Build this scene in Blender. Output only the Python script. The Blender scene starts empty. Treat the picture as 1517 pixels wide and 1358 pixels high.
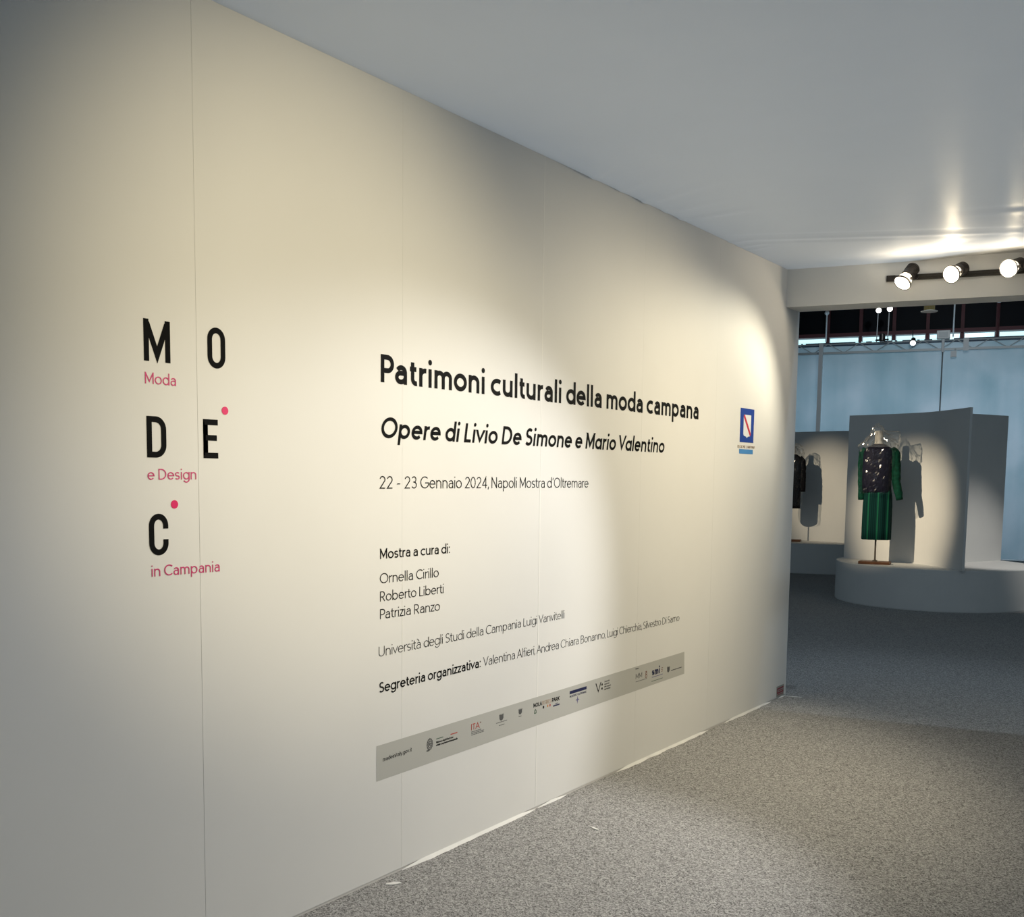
import bpy, bmesh, math, random
from mathutils import Vector, Matrix, noise
random.seed(7)
sc = bpy.context.scene
COL = sc.collection
PI = math.pi

# ---------------------------------------------------------------- camera
cam_d = bpy.data.cameras.new('camera')
cam = bpy.data.objects.new('camera', cam_d); COL.objects.link(cam)
Rw = ((0.81349324, 0.06353564, -0.57809339), (0.58145464, -0.06868583, 0.81067426), (0.01179989, -0.99561312, -0.09281855))
m = Matrix.Identity(4)
for i in range(3):
    m[i][0] = Rw[i][0]; m[i][1] = -Rw[i][1]; m[i][2] = -Rw[i][2]
m[0][3], m[1][3], m[2][3] = 2.651, 0.0, 1.575
cam.matrix_world = m
cam_d.sensor_fit = 'HORIZONTAL'; cam_d.sensor_width = 36.0
cam_d.lens = 1519.0 / 1517.0 * 36.0
cam_d.shift_y = (846.0 - 679.0) / 1517.0
cam_d.clip_start = 0.05; cam_d.clip_end = 200
sc.camera = cam

# ---------------------------------------------------------------- view, world, lights
sc.view_settings.view_transform = 'Standard'
sc.view_settings.look = 'None'
sc.view_settings.exposure = 0.0
sc.view_settings.gamma = 1.0
sc.view_settings.use_curve_mapping = False
w = bpy.data.worlds.new('world'); sc.world = w; w.use_nodes = True
w.node_tree.nodes['Background'].inputs[0].default_value = (0.56, 0.74, 0.87, 1)
w.node_tree.nodes['Background'].inputs[1].default_value = 0.21

def spot(name, loc, target, power, size, blend, color, radius=0.04):
    d = bpy.data.lights.new(name, 'SPOT'); d.energy = power; d.spot_size = math.radians(size)
    d.spot_blend = blend; d.color = color; d.shadow_soft_size = radius
    o = bpy.data.objects.new(name, d); COL.objects.link(o); o.location = loc
    o.rotation_euler = (Vector(target) - Vector(loc)).to_track_quat('-Z', 'Y').to_euler()
    return o
def area(name, loc, target, power, sx, sy, color):
    d = bpy.data.lights.new(name, 'AREA'); d.energy = power; d.shape = 'RECTANGLE'; d.size = sx; d.size_y = sy; d.color = color
    o = bpy.data.objects.new(name, d); COL.objects.link(o); o.location = loc
    o.rotation_euler = (Vector(target) - Vector(loc)).to_track_quat('-Z', 'Y').to_euler()
    return o
WARM = (1.0, 0.84, 0.60)
L1, L2, L3 = Vector((0.775, 6.945, 2.86)), Vector((1.07, 6.95, 2.872)), Vector((1.385, 7.02, 2.884))
T1, T2, T3 = Vector((0.0, 5.32, 0.95)), Vector((0.0, 3.7, 1.45)), Vector((0.0, 2.9, 1.5))
spot('lamp_beam', L1 + (T1 - L1).normalized() * 0.05, T1, 78, 97.0, 0.62, (1.0, 0.91, 0.69), 0.035)
spot('gallery_lamp', (3.44, 1.795, 2.88), (0.0, 2.558, 1.961), 335, 44.5, 1.0, (1.0, 0.857, 0.558), 0.04)
spot('gallery_lamp', (2.44, 5.325, 2.88), (0.0, 2.759, 0.369), 285, 54.6, 0.57, (1.0, 1.0, 1.0), 0.04)
spot('gallery_lamp', (2.434, 5.84, 2.88), (0.0, 4.5, 0.80), 258, 89.0, 1.0, (1.0, 0.856, 0.582), 0.04)
spot('hall_flood', (1.6, 8.05, 5.5), (0.75, 7.35, 0.0), 135, 58, 0.9, (0.66, 0.84, 1.0), 0.03)
area('booth_ceiling_fill', (1.2, 4.6, 6.2), (1.2, 4.6, 0.0), 72, 6, 6, (0.78, 0.88, 1.0))  # added cool fill above the fabric, brightens the ceiling from behind
spot('lamp_spill', L1 + (T1 - L1).normalized() * 0.05, T1, 3, 138, 0.12, WARM, 0.02)
spot('lamp_spill', L2 + (T2 - L2).normalized() * 0.05, T2, 8, 146, 0.1, WARM, 0.02)
spot('added_hall_fill', (-0.6, 15.0, 5.6), (-2.6, 22.3, 3.6), 400, 52, 1.0, (0.86, 0.94, 1.0), 0.1)  # unseen spot added to brighten the posts, truss and screen
# display spots in the hall
spot('hall_spot', (-3.4, 7.8, 4.3), (-.93, 13.65, 1.18), 2400, 17.0, 1.0, WARM, 0.03)
spot('hall_spot', (-5.8, 11.6, 4.2), (-3.3, 17.5, 1.3), 1250, 18, 1.0, WARM, 0.03)
spot('hall_spot', (1.6, 12.6, 4.6), (0.12, 14.5, 0.4), 520, 28, 0.8, (1, .95, .88), 0.05)
area('hall_daylight', (-1.6, 25.5, 3.2), (-1.2, 22.0, 2.2), 460, 16, 4.5, (0.62, 0.82, 1.0))

# ---------------------------------------------------------------- materials
def mat(name, color, rough=0.6, metal=0.0, emit=None, estr=0.0, spec=0.5):
    m_ = bpy.data.materials.new(name); m_.use_nodes = True
    b = m_.node_tree.nodes['Principled BSDF']
    b.inputs['Base Color'].default_value = (*color, 1); b.inputs['Roughness'].default_value = rough
    b.inputs['Metallic'].default_value = metal
    b.inputs['Specular IOR Level'].default_value = spec
    if emit:
        b.inputs['Emission Color'].default_value = (*emit, 1); b.inputs['Emission Strength'].default_value = estr
    return m_
def noise_mat(name, c0, c1, scale, rough=0.7, bump=0.0, detail=4, lo=0.35, hi=0.65, spec=0.3, stretch=None):
    m_ = mat(name, c0, rough, spec=spec); nt = m_.node_tree; b = nt.nodes['Principled BSDF']
    tc = nt.nodes.new('ShaderNodeTexCoord'); n = nt.nodes.new('ShaderNodeTexNoise')
    n.inputs['Scale'].default_value = scale; n.inputs['Detail'].default_value = detail
    src = tc.outputs['Object']
    if stretch:
        mp = nt.nodes.new('ShaderNodeMapping'); mp.inputs['Scale'].default_value = stretch
        nt.links.new(src, mp.inputs['Vector']); src = mp.outputs['Vector']
    nt.links.new(src, n.inputs['Vector'])
    r = nt.nodes.new('ShaderNodeValToRGB')
    r.color_ramp.elements[0].position = lo; r.color_ramp.elements[0].color = (*c0, 1)
    r.color_ramp.elements[1].position = hi; r.color_ramp.elements[1].color = (*c1, 1)
    nt.links.new(n.outputs['Fac'], r.inputs['Fac']); nt.links.new(r.outputs['Color'], b.inputs['Base Color'])
    if bump:
        bp = nt.nodes.new('ShaderNodeBump'); bp.inputs['Strength'].default_value = bump; bp.inputs['Distance'].default_value = 0.01
        nt.links.new(n.outputs['Fac'], bp.inputs['Height']); nt.links.new(bp.outputs['Normal'], b.inputs['Normal'])
    return m_
M_wall = noise_mat('wall_paint', (0.78, 0.77, 0.745), (0.80, 0.79, 0.765), 1.5, 0.62, 0.0, 3, spec=0.25)
M_edge = mat('raw_white_edge', (0.86, 0.86, 0.84), 0.6)
M_seam = mat('seam_filler', (0.88, 0.87, 0.83), 0.5)
M_gap = mat('panel_gap', (0.70, 0.68, 0.64), 0.8)
M_dark = mat('shadow_gap', (0.03, 0.03, 0.03), 0.9)
M_ceil = noise_mat('ceiling_fabric', (0.86, 0.86, 0.86), (0.88, 0.88, 0.88), 3.0, 0.55, 0.0, 3, spec=0.3)
def translucent_side(m_, frac, col):
    nt = m_.node_tree; b = nt.nodes['Principled BSDF']; out = nt.nodes['Material Output']
    mx = nt.nodes.new('ShaderNodeMixShader'); mx.inputs['Fac'].default_value = frac
    t = nt.nodes.new('ShaderNodeBsdfTranslucent'); t.inputs['Color'].default_value = (*col, 1)
    nt.links.new(b.outputs[0], mx.inputs[1]); nt.links.new(t.outputs[0], mx.inputs[2]); nt.links.new(mx.outputs[0], out.inputs['Surface'])
translucent_side(M_ceil, 0.42, (0.9, 0.9, 0.9))
M_sky_block = mat('roof_sky_block', (0.10, 0.11, 0.12), 0.8)
M_carpet = mat('carpet', (0.3, 0.29, 0.29), 0.95, spec=0.05)
def carpet_nodes(m_):
    nt = m_.node_tree; b = nt.nodes['Principled BSDF']; tc = nt.nodes.new('ShaderNodeTexCoord'); acc = None
    for sc_, w_ in ((330, 0.55), (160, 0.45)):
        v = nt.nodes.new('ShaderNodeTexVoronoi'); v.voronoi_dimensions = '2D'; v.inputs['Scale'].default_value = sc_
        nt.links.new(tc.outputs['Object'], v.inputs['Vector'])
        sp_ = nt.nodes.new('ShaderNodeSeparateColor'); nt.links.new(v.outputs['Color'], sp_.inputs[0])
        mu = nt.nodes.new('ShaderNodeMath'); mu.operation = 'MULTIPLY_ADD'; mu.inputs[1].default_value = w_; mu.inputs[2].default_value = 0
        nt.links.new(sp_.outputs[0], mu.inputs[0])
        if acc: nt.links.new(acc, mu.inputs[2])
        acc = mu.outputs[0]
    r = nt.nodes.new('ShaderNodeValToRGB'); r.color_ramp.elements[0].position = 0.12; r.color_ramp.elements[0].color = (0.09, 0.088, 0.086, 1)
    r.color_ramp.elements[1].position = 0.92; r.color_ramp.elements[1].color = (0.55, 0.54, 0.53, 1)
    nt.links.new(acc, r.inputs['Fac']); nt.links.new(r.outputs['Color'], b.inputs['Base Color'])
carpet_nodes(M_carpet)
M_black = mat('black_vinyl', (0.007, 0.007, 0.007), 0.6, spec=0.04)
M_grey_ink = mat('grey_ink', (0.10, 0.10, 0.10), 0.5)
M_pink = mat('pink_vinyl', (0.62, 0.055, 0.19), 0.42)
M_magenta = mat('magenta_vinyl', (0.75, 0.012, 0.13), 0.4)
M_blue = mat('blue_vinyl', (0.015, 0.055, 0.33), 0.4)
M_sky = mat('light_blue_vinyl', (0.08, 0.28, 0.62), 0.4)
M_white = mat('white_vinyl', (0.85, 0.85, 0.87), 0.45)
M_red = mat('red_vinyl', (0.62, 0.03, 0.06), 0.45)
M_strip = mat('grey_strip_vinyl', (0.50, 0.495, 0.46), 0.5)
M_navy = mat('navy_ink', (0.012, 0.016, 0.07), 0.5)
M_redink = mat('red_ink', (0.45, 0.05, 0.03), 0.5)
M_brown = mat('brown_ink', (0.20, 0.08, 0.05), 0.5)
M_tan = mat('tan_ink', (0.42, 0.30, 0.20), 0.5)
M_green_ink = mat('green_ink', (0.03, 0.09, 0.04), 0.5)
M_violet = mat('violet_ink', (0.15, 0.14, 0.27), 0.5)
M_orange = mat('orange_ink', (0.62, 0.22, 0.03), 0.5)
M_stick = mat('sticker_grey', (0.34, 0.34, 0.30), 0.5)
M_metal = mat('dark_lamp_metal', (0.035, 0.03, 0.028), 0.35, 0.6)
M_track = mat('track_metal', (0.03, 0.026, 0.02), 0.4, 0.5)
M_chrome = mat('chrome_ring', (0.55, 0.53, 0.5), 0.25, 1.0)
M_glow = mat('lamp_glass', (0.9, 0.9, 0.9), 0.3, emit=(1.0, 0.90, 0.72), estr=14)
M_glowsoft = mat('lamp_reflector', (0.9, 0.88, 0.86), 0.3, emit=(1.0, 0.86, 0.62), estr=2.4)
M_plinth = noise_mat('plinth_paint', (0.60, 0.60, 0.585), (0.63, 0.63, 0.61), 2.0, 0.6, spec=0.3)
M_wood = noise_mat('base_wood', (0.10, 0.04, 0.016), (0.17, 0.07, 0.03), 9, 0.45, stretch=(1, 8, 8))
M_pole = mat('stand_pole', (0.16, 0.13, 0.10), 0.4, 0.7)
M_form = noise_mat('form_linen', (0.55, 0.50, 0.43), (0.62, 0.57, 0.50), 60, 0.85)
M_jacket = noise_mat('navy_cloth', (0.004, 0.004, 0.010), (0.010, 0.008, 0.022), 50, 0.7, spec=0.1)
M_sleeve = noise_mat('green_cloth', (0.002, 0.026, 0.015), (0.003, 0.046, 0.027), 28, 0.8, spec=0.1)
M_coat = noise_mat('black_cloth', (0.004, 0.004, 0.006), (0.009, 0.009, 0.011), 50, 0.8, spec=0.1)
M_truss = mat('truss_aluminium', (0.55, 0.58, 0.58), 0.5, 0.1)
M_post = mat('grey_post', (0.78, 0.80, 0.80), 0.6)
M_rail = mat('dark_red_steel', (0.075, 0.012, 0.014), 0.6)
M_void = mat('dark_glass', (0.006, 0.007, 0.009), 0.5, spec=0.08)
M_hallblue = mat('dark_blue_steel', (0.012, 0.03, 0.055), 0.5)
M_lit = mat('daylit_glass', (0.6, 0.8, 0.85), 0.2, emit=(0.60, 0.97, 1.0), estr=1.1)
M_box = mat('grey_fixture', (0.85, 0.86, 0.84), 0.5)
M_brass = mat('brass_can', (0.36, 0.27, 0.10), 0.4, 0.6)
M_paper = mat('white_scrap', (0.80, 0.79, 0.76), 0.7)
M_coolglow = mat('cool_lamp_glass', (0.9, 0.9, 0.9), 0.3, emit=(1.0, 0.97, 0.92), estr=8)

def skirt_mat():
    m_ = mat('striped_green_cloth', (0.004, 0.04, 0.03), 0.85, spec=0.08); nt = m_.node_tree; b = nt.nodes['Principled BSDF']
    tc = nt.nodes.new('ShaderNodeTexCoord'); sp = nt.nodes.new('ShaderNodeSeparateXYZ')
    nt.links.new(tc.outputs['Object'], sp.inputs[0])
    def wave(freq, ph, lo, hi):
        a = nt.nodes.new('ShaderNodeMath'); a.operation = 'MULTIPLY_ADD'; a.inputs[1].default_value = freq; a.inputs[2].default_value = ph
        nt.links.new(sp.outputs['X'], a.inputs[0])
        s = nt.nodes.new('ShaderNodeMath'); s.operation = 'SINE'; nt.links.new(a.outputs[0], s.inputs[0])
        mr = nt.nodes.new('ShaderNodeMapRange'); mr.inputs['From Min'].default_value = lo; mr.inputs['From Max'].default_value = hi
        nt.links.new(s.outputs[0], mr.inputs['Value']); return mr.outputs['Result']
    w1 = wave(2 * PI / 0.115, 0.3, 0.80, 0.97); w2 = wave(2 * PI / 0.0225, 0.0, 0.0, 1.0)
    m1 = nt.nodes.new('ShaderNodeMix'); m1.data_type = 'RGBA'
    m1.inputs['A'].default_value = (0.002, 0.018, 0.017, 1); m1.inputs['B'].default_value = (0.003, 0.034, 0.029, 1); nt.links.new(w2, m1.inputs['Factor'])
    m2 = nt.nodes.new('ShaderNodeMix'); m2.data_type = 'RGBA'
    m2.inputs['B'].default_value = (0.008, 0.085, 0.045, 1); nt.links.new(m1.outputs['Result'], m2.inputs['A']); nt.links.new(w1, m2.inputs['Factor'])
    nt.links.new(m2.outputs['Result'], b.inputs['Base Color'])
    return m_
M_skirt = skirt_mat()
def plastic_mat(name, lo, hi, dif):
    m_ = bpy.data.materials.new(name); m_.use_nodes = True; nt = m_.node_tree; nt.nodes.clear()
    out = nt.nodes.new('ShaderNodeOutputMaterial'); mx = nt.nodes.new('ShaderNodeMixShader')
    tr = nt.nodes.new('ShaderNodeBsdfTransparent'); tr.inputs[0].default_value = (0.96, 0.97, 0.97, 1)
    gl = nt.nodes.new('ShaderNodeBsdfGlossy'); gl.inputs['Roughness'].default_value = 0.13
    lw = nt.nodes.new('ShaderNodeLayerWeight'); lw.inputs['Blend'].default_value = 0.35
    mr = nt.nodes.new('ShaderNodeMapRange'); mr.inputs['To Min'].default_value = lo; mr.inputs['To Max'].default_value = hi
    nt.links.new(lw.outputs['Fresnel'], mr.inputs['Value']); nt.links.new(mr.outputs['Result'], mx.inputs['Fac'])
    df = nt.nodes.new('ShaderNodeBsdfDiffuse'); df.inputs[0].default_value = (.95, .95, .95, 1); m2 = nt.nodes.new('ShaderNodeMixShader'); m2.inputs['Fac'].default_value = dif
    nt.links.new(gl.outputs[0], m2.inputs[1]); nt.links.new(df.outputs[0], m2.inputs[2])
    nt.links.new(tr.outputs[0], mx.inputs[1]); nt.links.new(m2.outputs[0], mx.inputs[2]); nt.links.new(mx.outputs[0], out.inputs['Surface'])
    return m_
M_film = plastic_mat('clear_plastic_film', 0.02, 0.34, 0.04)
M_film2 = plastic_mat('whitened_plastic_film', 0.09, 0.75, 0.35)   # same film made whiter and shinier at the neck to imitate bright highlights
def scrim_mat():
    m_ = bpy.data.materials.new('translucent_scrim'); m_.use_nodes = True; nt = m_.node_tree; nt.nodes.clear()
    out = nt.nodes.new('ShaderNodeOutputMaterial'); mx = nt.nodes.new('ShaderNodeMixShader'); mx.inputs['Fac'].default_value = 0.5
    d = nt.nodes.new('ShaderNodeBsdfDiffuse'); t = nt.nodes.new('ShaderNodeBsdfTranslucent')
    tc = nt.nodes.new('ShaderNodeTexCoord'); n = nt.nodes.new('ShaderNodeTexNoise'); n.inputs['Scale'].default_value = 1.1; n.inputs['Detail'].default_value = 4; n.inputs['Distortion'].default_value = 0.4
    nt.links.new(tc.outputs['Object'], n.inputs['Vector'])
    mp = nt.nodes.new('ShaderNodeMapping'); mp.inputs['Scale'].default_value = (1.5, 1.5, 0.10)
    nt.links.new(tc.outputs['Object'], mp.inputs['Vector']); n2 = nt.nodes.new('ShaderNodeTexNoise'); n2.inputs['Scale'].default_value = 1.4; n2.inputs['Detail'].default_value = 3
    nt.links.new(mp.outputs['Vector'], n2.inputs['Vector'])
    av = nt.nodes.new('ShaderNodeMath'); av.operation = 'ADD'; nt.links.new(n.outputs['Fac'], av.inputs[0]); nt.links.new(n2.outputs['Fac'], av.inputs[1])
    hf = nt.nodes.new('ShaderNodeMath'); hf.operation = 'MULTIPLY'; hf.inputs[1].default_value = 0.5; nt.links.new(av.outputs[0], hf.inputs[0])
    r = nt.nodes.new('ShaderNodeValToRGB'); r.color_ramp.elements[0].position = 0.36; r.color_ramp.elements[0].color = (0.62, 0.74, 0.77, 1)
    r.color_ramp.elements[1].position = 0.64; r.color_ramp.elements[1].color = (0.84, 0.88, 0.90, 1)
    nt.links.new(hf.outputs[0], r.inputs['Fac'])
    for s in (d, t): nt.links.new(r.outputs['Color'], s.inputs['Color'])
    nt.links.new(d.outputs[0], mx.inputs[1]); nt.links.new(t.outputs[0], mx.inputs[2]); nt.links.new(mx.outputs[0], out.inputs['Surface'])
    return m_
M_scrim = scrim_mat()

# ---------------------------------------------------------------- mesh helpers
def obj(name, bm, material, parent=None, smooth=False):
    bmesh.ops.recalc_face_normals(bm, faces=bm.faces)
    me = bpy.data.meshes.new(name); bm.normal_update(); bm.to_mesh(me); bm.free()
    mats = material if isinstance(material, (list, tuple)) else [material]
    for q in mats: me.materials.append(q)
    if smooth:
        for p in me.polygons: p.use_smooth = True
    o = bpy.data.objects.new(name, me); COL.objects.link(o)
    if parent: o.parent = parent
    return o
def tag(o, label, cat, group=None):
    o['label'] = label; o['category'] = cat
    if group: o['group'] = group
    return o
def struct(o):
    o['kind'] = 'structure'; return o
def thing(name, label, cat, loc=(0, 0, 0), rz=0.0, group=None):
    o = bpy.data.objects.new(name, None); COL.objects.link(o); o.location = loc; o.rotation_euler = (0, 0, rz)
    o.empty_display_size = 0.1
    return tag(o, label, cat, group)
def quad(bm, pts, mi=0):
    f = bm.faces.new([bm.verts.new(p) for p in pts]); f.material_index = mi; return f
def add_box(bm, lo, hi, mi=0):
    x0, y0, z0 = lo; x1, y1, z1 = hi
    v = [bm.verts.new(p) for p in ((x0,y0,z0),(x1,y0,z0),(x1,y1,z0),(x0,y1,z0),(x0,y0,z1),(x1,y0,z1),(x1,y1,z1),(x0,y1,z1))]
    for f in ((3,2,1,0),(4,5,6,7),(0,1,5,4),(1,2,6,5),(2,3,7,6),(3,0,4,7)):
        bm.faces.new([v[i] for i in f]).material_index = mi
def add_prism(bm, poly, z0, z1, mi=0):
    n = len(poly)
    a = [bm.verts.new((x, y, z0)) for x, y in poly]; b = [bm.verts.new((x, y, z1)) for x, y in poly]
    bm.faces.new(b).material_index = mi; bm.faces.new(a[::-1]).material_index = mi
    for i in range(n):
        j = (i + 1) % n; bm.faces.new((a[i], a[j], b[j], b[i])).material_index = mi
def frame_of(d):
    d = d.normalized(); u = d.cross(Vector((0, 0, 1)))
    if u.length < 1e-4: u = Vector((1, 0, 0))
    u.normalize(); return u, u.cross(d)
def add_tube(bm, pts, rad, n=10, caps=True):
    pts = [Vector(p) for p in pts]; rings = []
    for i, p in enumerate(pts):
        d = (pts[min(i + 1, len(pts) - 1)] - pts[max(i - 1, 0)]); u, v = frame_of(d)
        r = rad[i] if isinstance(rad, (list, tuple)) else rad
        rings.append([bm.verts.new(p + u * r * math.cos(2 * PI * k / n) + v * r * math.sin(2 * PI * k / n)) for k in range(n)])
    for a, b in zip(rings, rings[1:]):
        for k in range(n): bm.faces.new((a[k], a[(k + 1) % n], b[(k + 1) % n], b[k]))
    if caps: bm.faces.new(rings[0][::-1]); bm.faces.new(rings[-1])
    return rings
def add_lathe(bm, prof, n=28, axis_o=Vector((0, 0, 0)), axis_d=Vector((0, 0, 1))):
    u, v = frame_of(axis_d); d = axis_d.normalized(); rings = []
    for r, h in prof:
        rings.append([bm.verts.new(axis_o + d * h + u * max(r, 1e-4) * math.cos(2 * PI * k / n) + v * max(r, 1e-4) * math.sin(2 * PI * k / n)) for k in range(n)])
    for a, b in zip(rings, rings[1:]):
        for k in range(n): bm.faces.new((a[k], a[(k + 1) % n], b[(k + 1) % n], b[k]))
    bm.faces.new(rings[0][::-1]); bm.faces.new(rings[-1])
def add_loft(bm, rings_spec, n=36, cap=True, wob=None):
    """rings_spec: (cx, cy, z, rx, ry, power)"""
    rings = []
    for i, (cx, cy, z, rx, ry, pw) in enumerate(rings_spec):
        ring = []
        for k in range(n):
            a = 2 * PI * k / n; c, s = math.cos(a), math.sin(a)
            p = Vector((cx + rx * math.copysign(abs(c) ** (2 / pw), c), cy + ry * math.copysign(abs(s) ** (2 / pw), s), z))
            if wob: p = wob(p, a, i)
            ring.append(bm.verts.new(p))
        rings.append(ring)
    for a, b in zip(rings, rings[1:]):
        for k in range(n): bm.faces.new((a[k], a[(k + 1) % n], b[(k + 1) % n], b[k]))
    if cap: bm.faces.new(rings[0][::-1]); bm.faces.new(rings[-1])
def bevel(o, w_, seg=2):
    md = o.modifiers.new('bevel', 'BEVEL'); md.width = w_; md.segments = seg; md.limit_method = 'ANGLE'; return o

# ---------------------------------------------------------------- stroke lettering on the wall (wall plane x = 0, text runs along +y)
def arc(cx, cy, rx, ry, a0, a1, n=None):
    n = n or max(6, int(abs(a1 - a0) / 11))
    return [(cx + rx * math.cos(math.radians(a0 + (a1 - a0) * i / n)), cy + ry * math.sin(math.radians(a0 + (a1 - a0) * i / n))) for i in range(n + 1)]
X, A, Dn = 0.70, 1.04, -0.30
def oval(cx, cy, rx, ry): return arc(cx, cy, rx, ry, 90, 450, 30)
G = {}
G['a'] = (.46, [[(.46, 0), (.46, .46)] + arc(.24, .46, .22, .24, 8, 152), [(.46, .43), (.22, .43)] + arc(.2, .215, .2, .215, 90, 270, 14) + arc(.22, .25, .24, .25, 275, 340, 6)])
G['@'] = (.60, [oval(.30, .35, .30, .35), [(.60, 0), (.60, X)]])            # single-storey a (italic)
G['b'] = (.60, [[(0, 0), (0, A)], oval(.30, .35, .30, .35)])
G['c'] = (.52, [arc(.34, .35, .34, .35, 52, 308)])
G['d'] = (.60, [[(.60, 0), (.60, A)], oval(.30, .35, .30, .35)])
G['e'] = (.60, [[(.03, .37), (.60, .37)] + arc(.30, .35, .30, .35, 4, 318)])
G['f'] = (.34, [[(.14, 0), (.14, .82)] + arc(.33, .82, .19, .22, 180, 85), [(0, X), (.32, X)]])
G['g'] = (.60, [oval(.30, .35, .30, .35), [(.60, X), (.60, .0)] + arc(.30, 0.0, .30, .30, 0, -150)])
G['h'] = (.50, [[(0, 0), (0, A)], [(0, .40)] + arc(.25, .44, .25, .26, 170, 0) + [(.50, 0)]])
G['i'] = (0.0, [[(0, 0), (0, X)], ('dot', 0, .95)])
G['l'] = (0.0, [[(0, 0), (0, A)]])
G['m'] = (.86, [[(0, 0), (0, X)], [(0, .42)] + arc(.215, .46, .215, .24, 170, 0) + [(.43, 0)], [(.43, .42)] + arc(.645, .46, .215, .24, 170, 0) + [(.86, 0)]])
G['n'] = (.50, [[(0, 0), (0, X)], [(0, .40)] + arc(.25, .44, .25, .26, 170, 0) + [(.50, 0)]])
G['o'] = (.62, [oval(.31, .35, .31, .35)])
G['p'] = (.60, [[(0, Dn), (0, X)], oval(.30, .35, .30, .35)])
G['r'] = (.28, [[(0, 0), (0, X)], [(0, .38)] + arc(.26, .42, .26, .28, 172, 80)])
G['s'] = (.42, [arc(.215, .525, .20, .175, 40, 265, 14) + arc(.205, .175, .215, .175, 85, -145, 14)])
G['t'] = (.34, [[(.14, .95), (.14, .22)] + arc(.33, .22, .19, .22, 180, 285), [(0, X), (.34, X)]])
G['u'] = (.50, [[(.50, 0), (.50, X)], [(0, X), (0, .26)] + arc(.25, .26, .25, .26, 180, 350)])
G['v'] = (.54, [[(0, X), (.27, 0), (.54, X)]])
G['y'] = (.54, [[(0, X), (.28, .02)], [(.54, X), (.17, Dn)]])
G['z'] = (.46, [[(0, X), (.44, X), (.01, 0), (.46, 0)]])
G['A'] = (.74, [[(0, 0), (.37, 1), (.74, 0)], [(.14, .33), (.60, .33)]])
G['B'] = (.54, [[(0, 0), (0, 1)], [(0, 1), (.28, 1)] + arc(.28, .77, .21, .23, 90, -90) + [(0, .54)], [(.26, .54)] + arc(.28, .27, .26, .27, 90, -90) + [(0, 0)]])
G['C'] = (.74, [arc(.46, .5, .46, .5, 48, 312)])
G['D'] = (.70, [[(0, 0), (0, 1)], [(0, 1), (.24, 1)] + arc(.24, .5, .46, .5, 90, -90) + [(0, 0)]])
G['E'] = (.46, [[(0, 0), (0, 1)], [(0, 1), (.46, 1)], [(0, .53), (.42, .53)], [(0, 0), (.46, 0)]])
G['G'] = (.88, [arc(.46, .5, .46, .5, 48, 352) + [(.90, .46), (.52, .46)]])
G['I'] = (0.0, [[(0, 0), (0, 1)]])
G['K'] = (.52, [[(0, 0), (0, 1)], [(.50, 1), (.02, .46)], [(.18, .60), (.54, 0)]])
G['L'] = (.44, [[(0, 0), (0, 1)], [(0, 0), (.44, 0)]])
G['M'] = (.78, [[(0, 0), (0, 1)], [(.78, 0), (.78, 1)], [(.0, 1), (.39, .18), (.78, 1)]])
G['N'] = (.64, [[(0, 0), (0, 1)], [(.64, 0), (.64, 1)], [(0, 1), (.64, 0)]])
G['O'] = (.92, [oval(.46, .5, .46, .5)])
G['P'] = (.50, [[(0, 0), (0, 1)], [(0, 1), (.26, 1)] + arc(.26, .71, .25, .29, 90, -90) + [(0, .42)]])
G['R'] = (.52, [[(0, 0), (0, 1)], [(0, 1), (.26, 1)] + arc(.26, .72, .24, .28, 90, -90) + [(0, .44)], [(.24, .44), (.52, 0)]])
G['S'] = (.50, [arc(.26, .755, .23, .245, 38, 262, 16) + arc(.24, .255, .26, .255, 85, -145, 16)])
G['T'] = (.60, [[(.30, 0), (.30, 1)], [(0, 1), (.60, 1)]])
G['U'] = (.62, [[(0, 1), (0, .31)] + arc(.31, .31, .31, .31, 180, 360) + [(.62, 1)]])
G['V'] = (.70, [[(0, 1), (.35, 0), (.70, 1)]])
G['0'] = (.56, [oval(.28, .5, .28, .5)])
G['2'] = (.52, [arc(.27, .73, .25, .27, 165, -28, 16) + [(.02, 0), (.54, 0)]])
G['3'] = (.50, [arc(.24, .765, .21, .235, 150, -90, 16), [(.16, .53), (.24, .53)] + arc(.24, .265, .26, .265, 90, -148, 16)])
G['4'] = (.58, [[(.43, 0), (.43, 1), (.0, .25), (.60, .25)]])
G['-'] = (.30, [[(0, .38), (.30, .38)]])
G[','] = (.06, [[(.06, .09), (0, -.14)]])
G["'"] = (.06, [[(.08, 1.02), (.02, .78)]])
G[':'] = (0.0, [('dot', 0, .06), ('dot', 0, .60)])
G['.'] = (0.0, [('dot', 0, .06)])
G['à'] = (G['a'][0], G['a'][1] + [[(.10, 1.04), (.28, .84)]])
ROUND = set('cdeogqCGO0@sS')
DIAG = set('vyAVTzft,')

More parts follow.
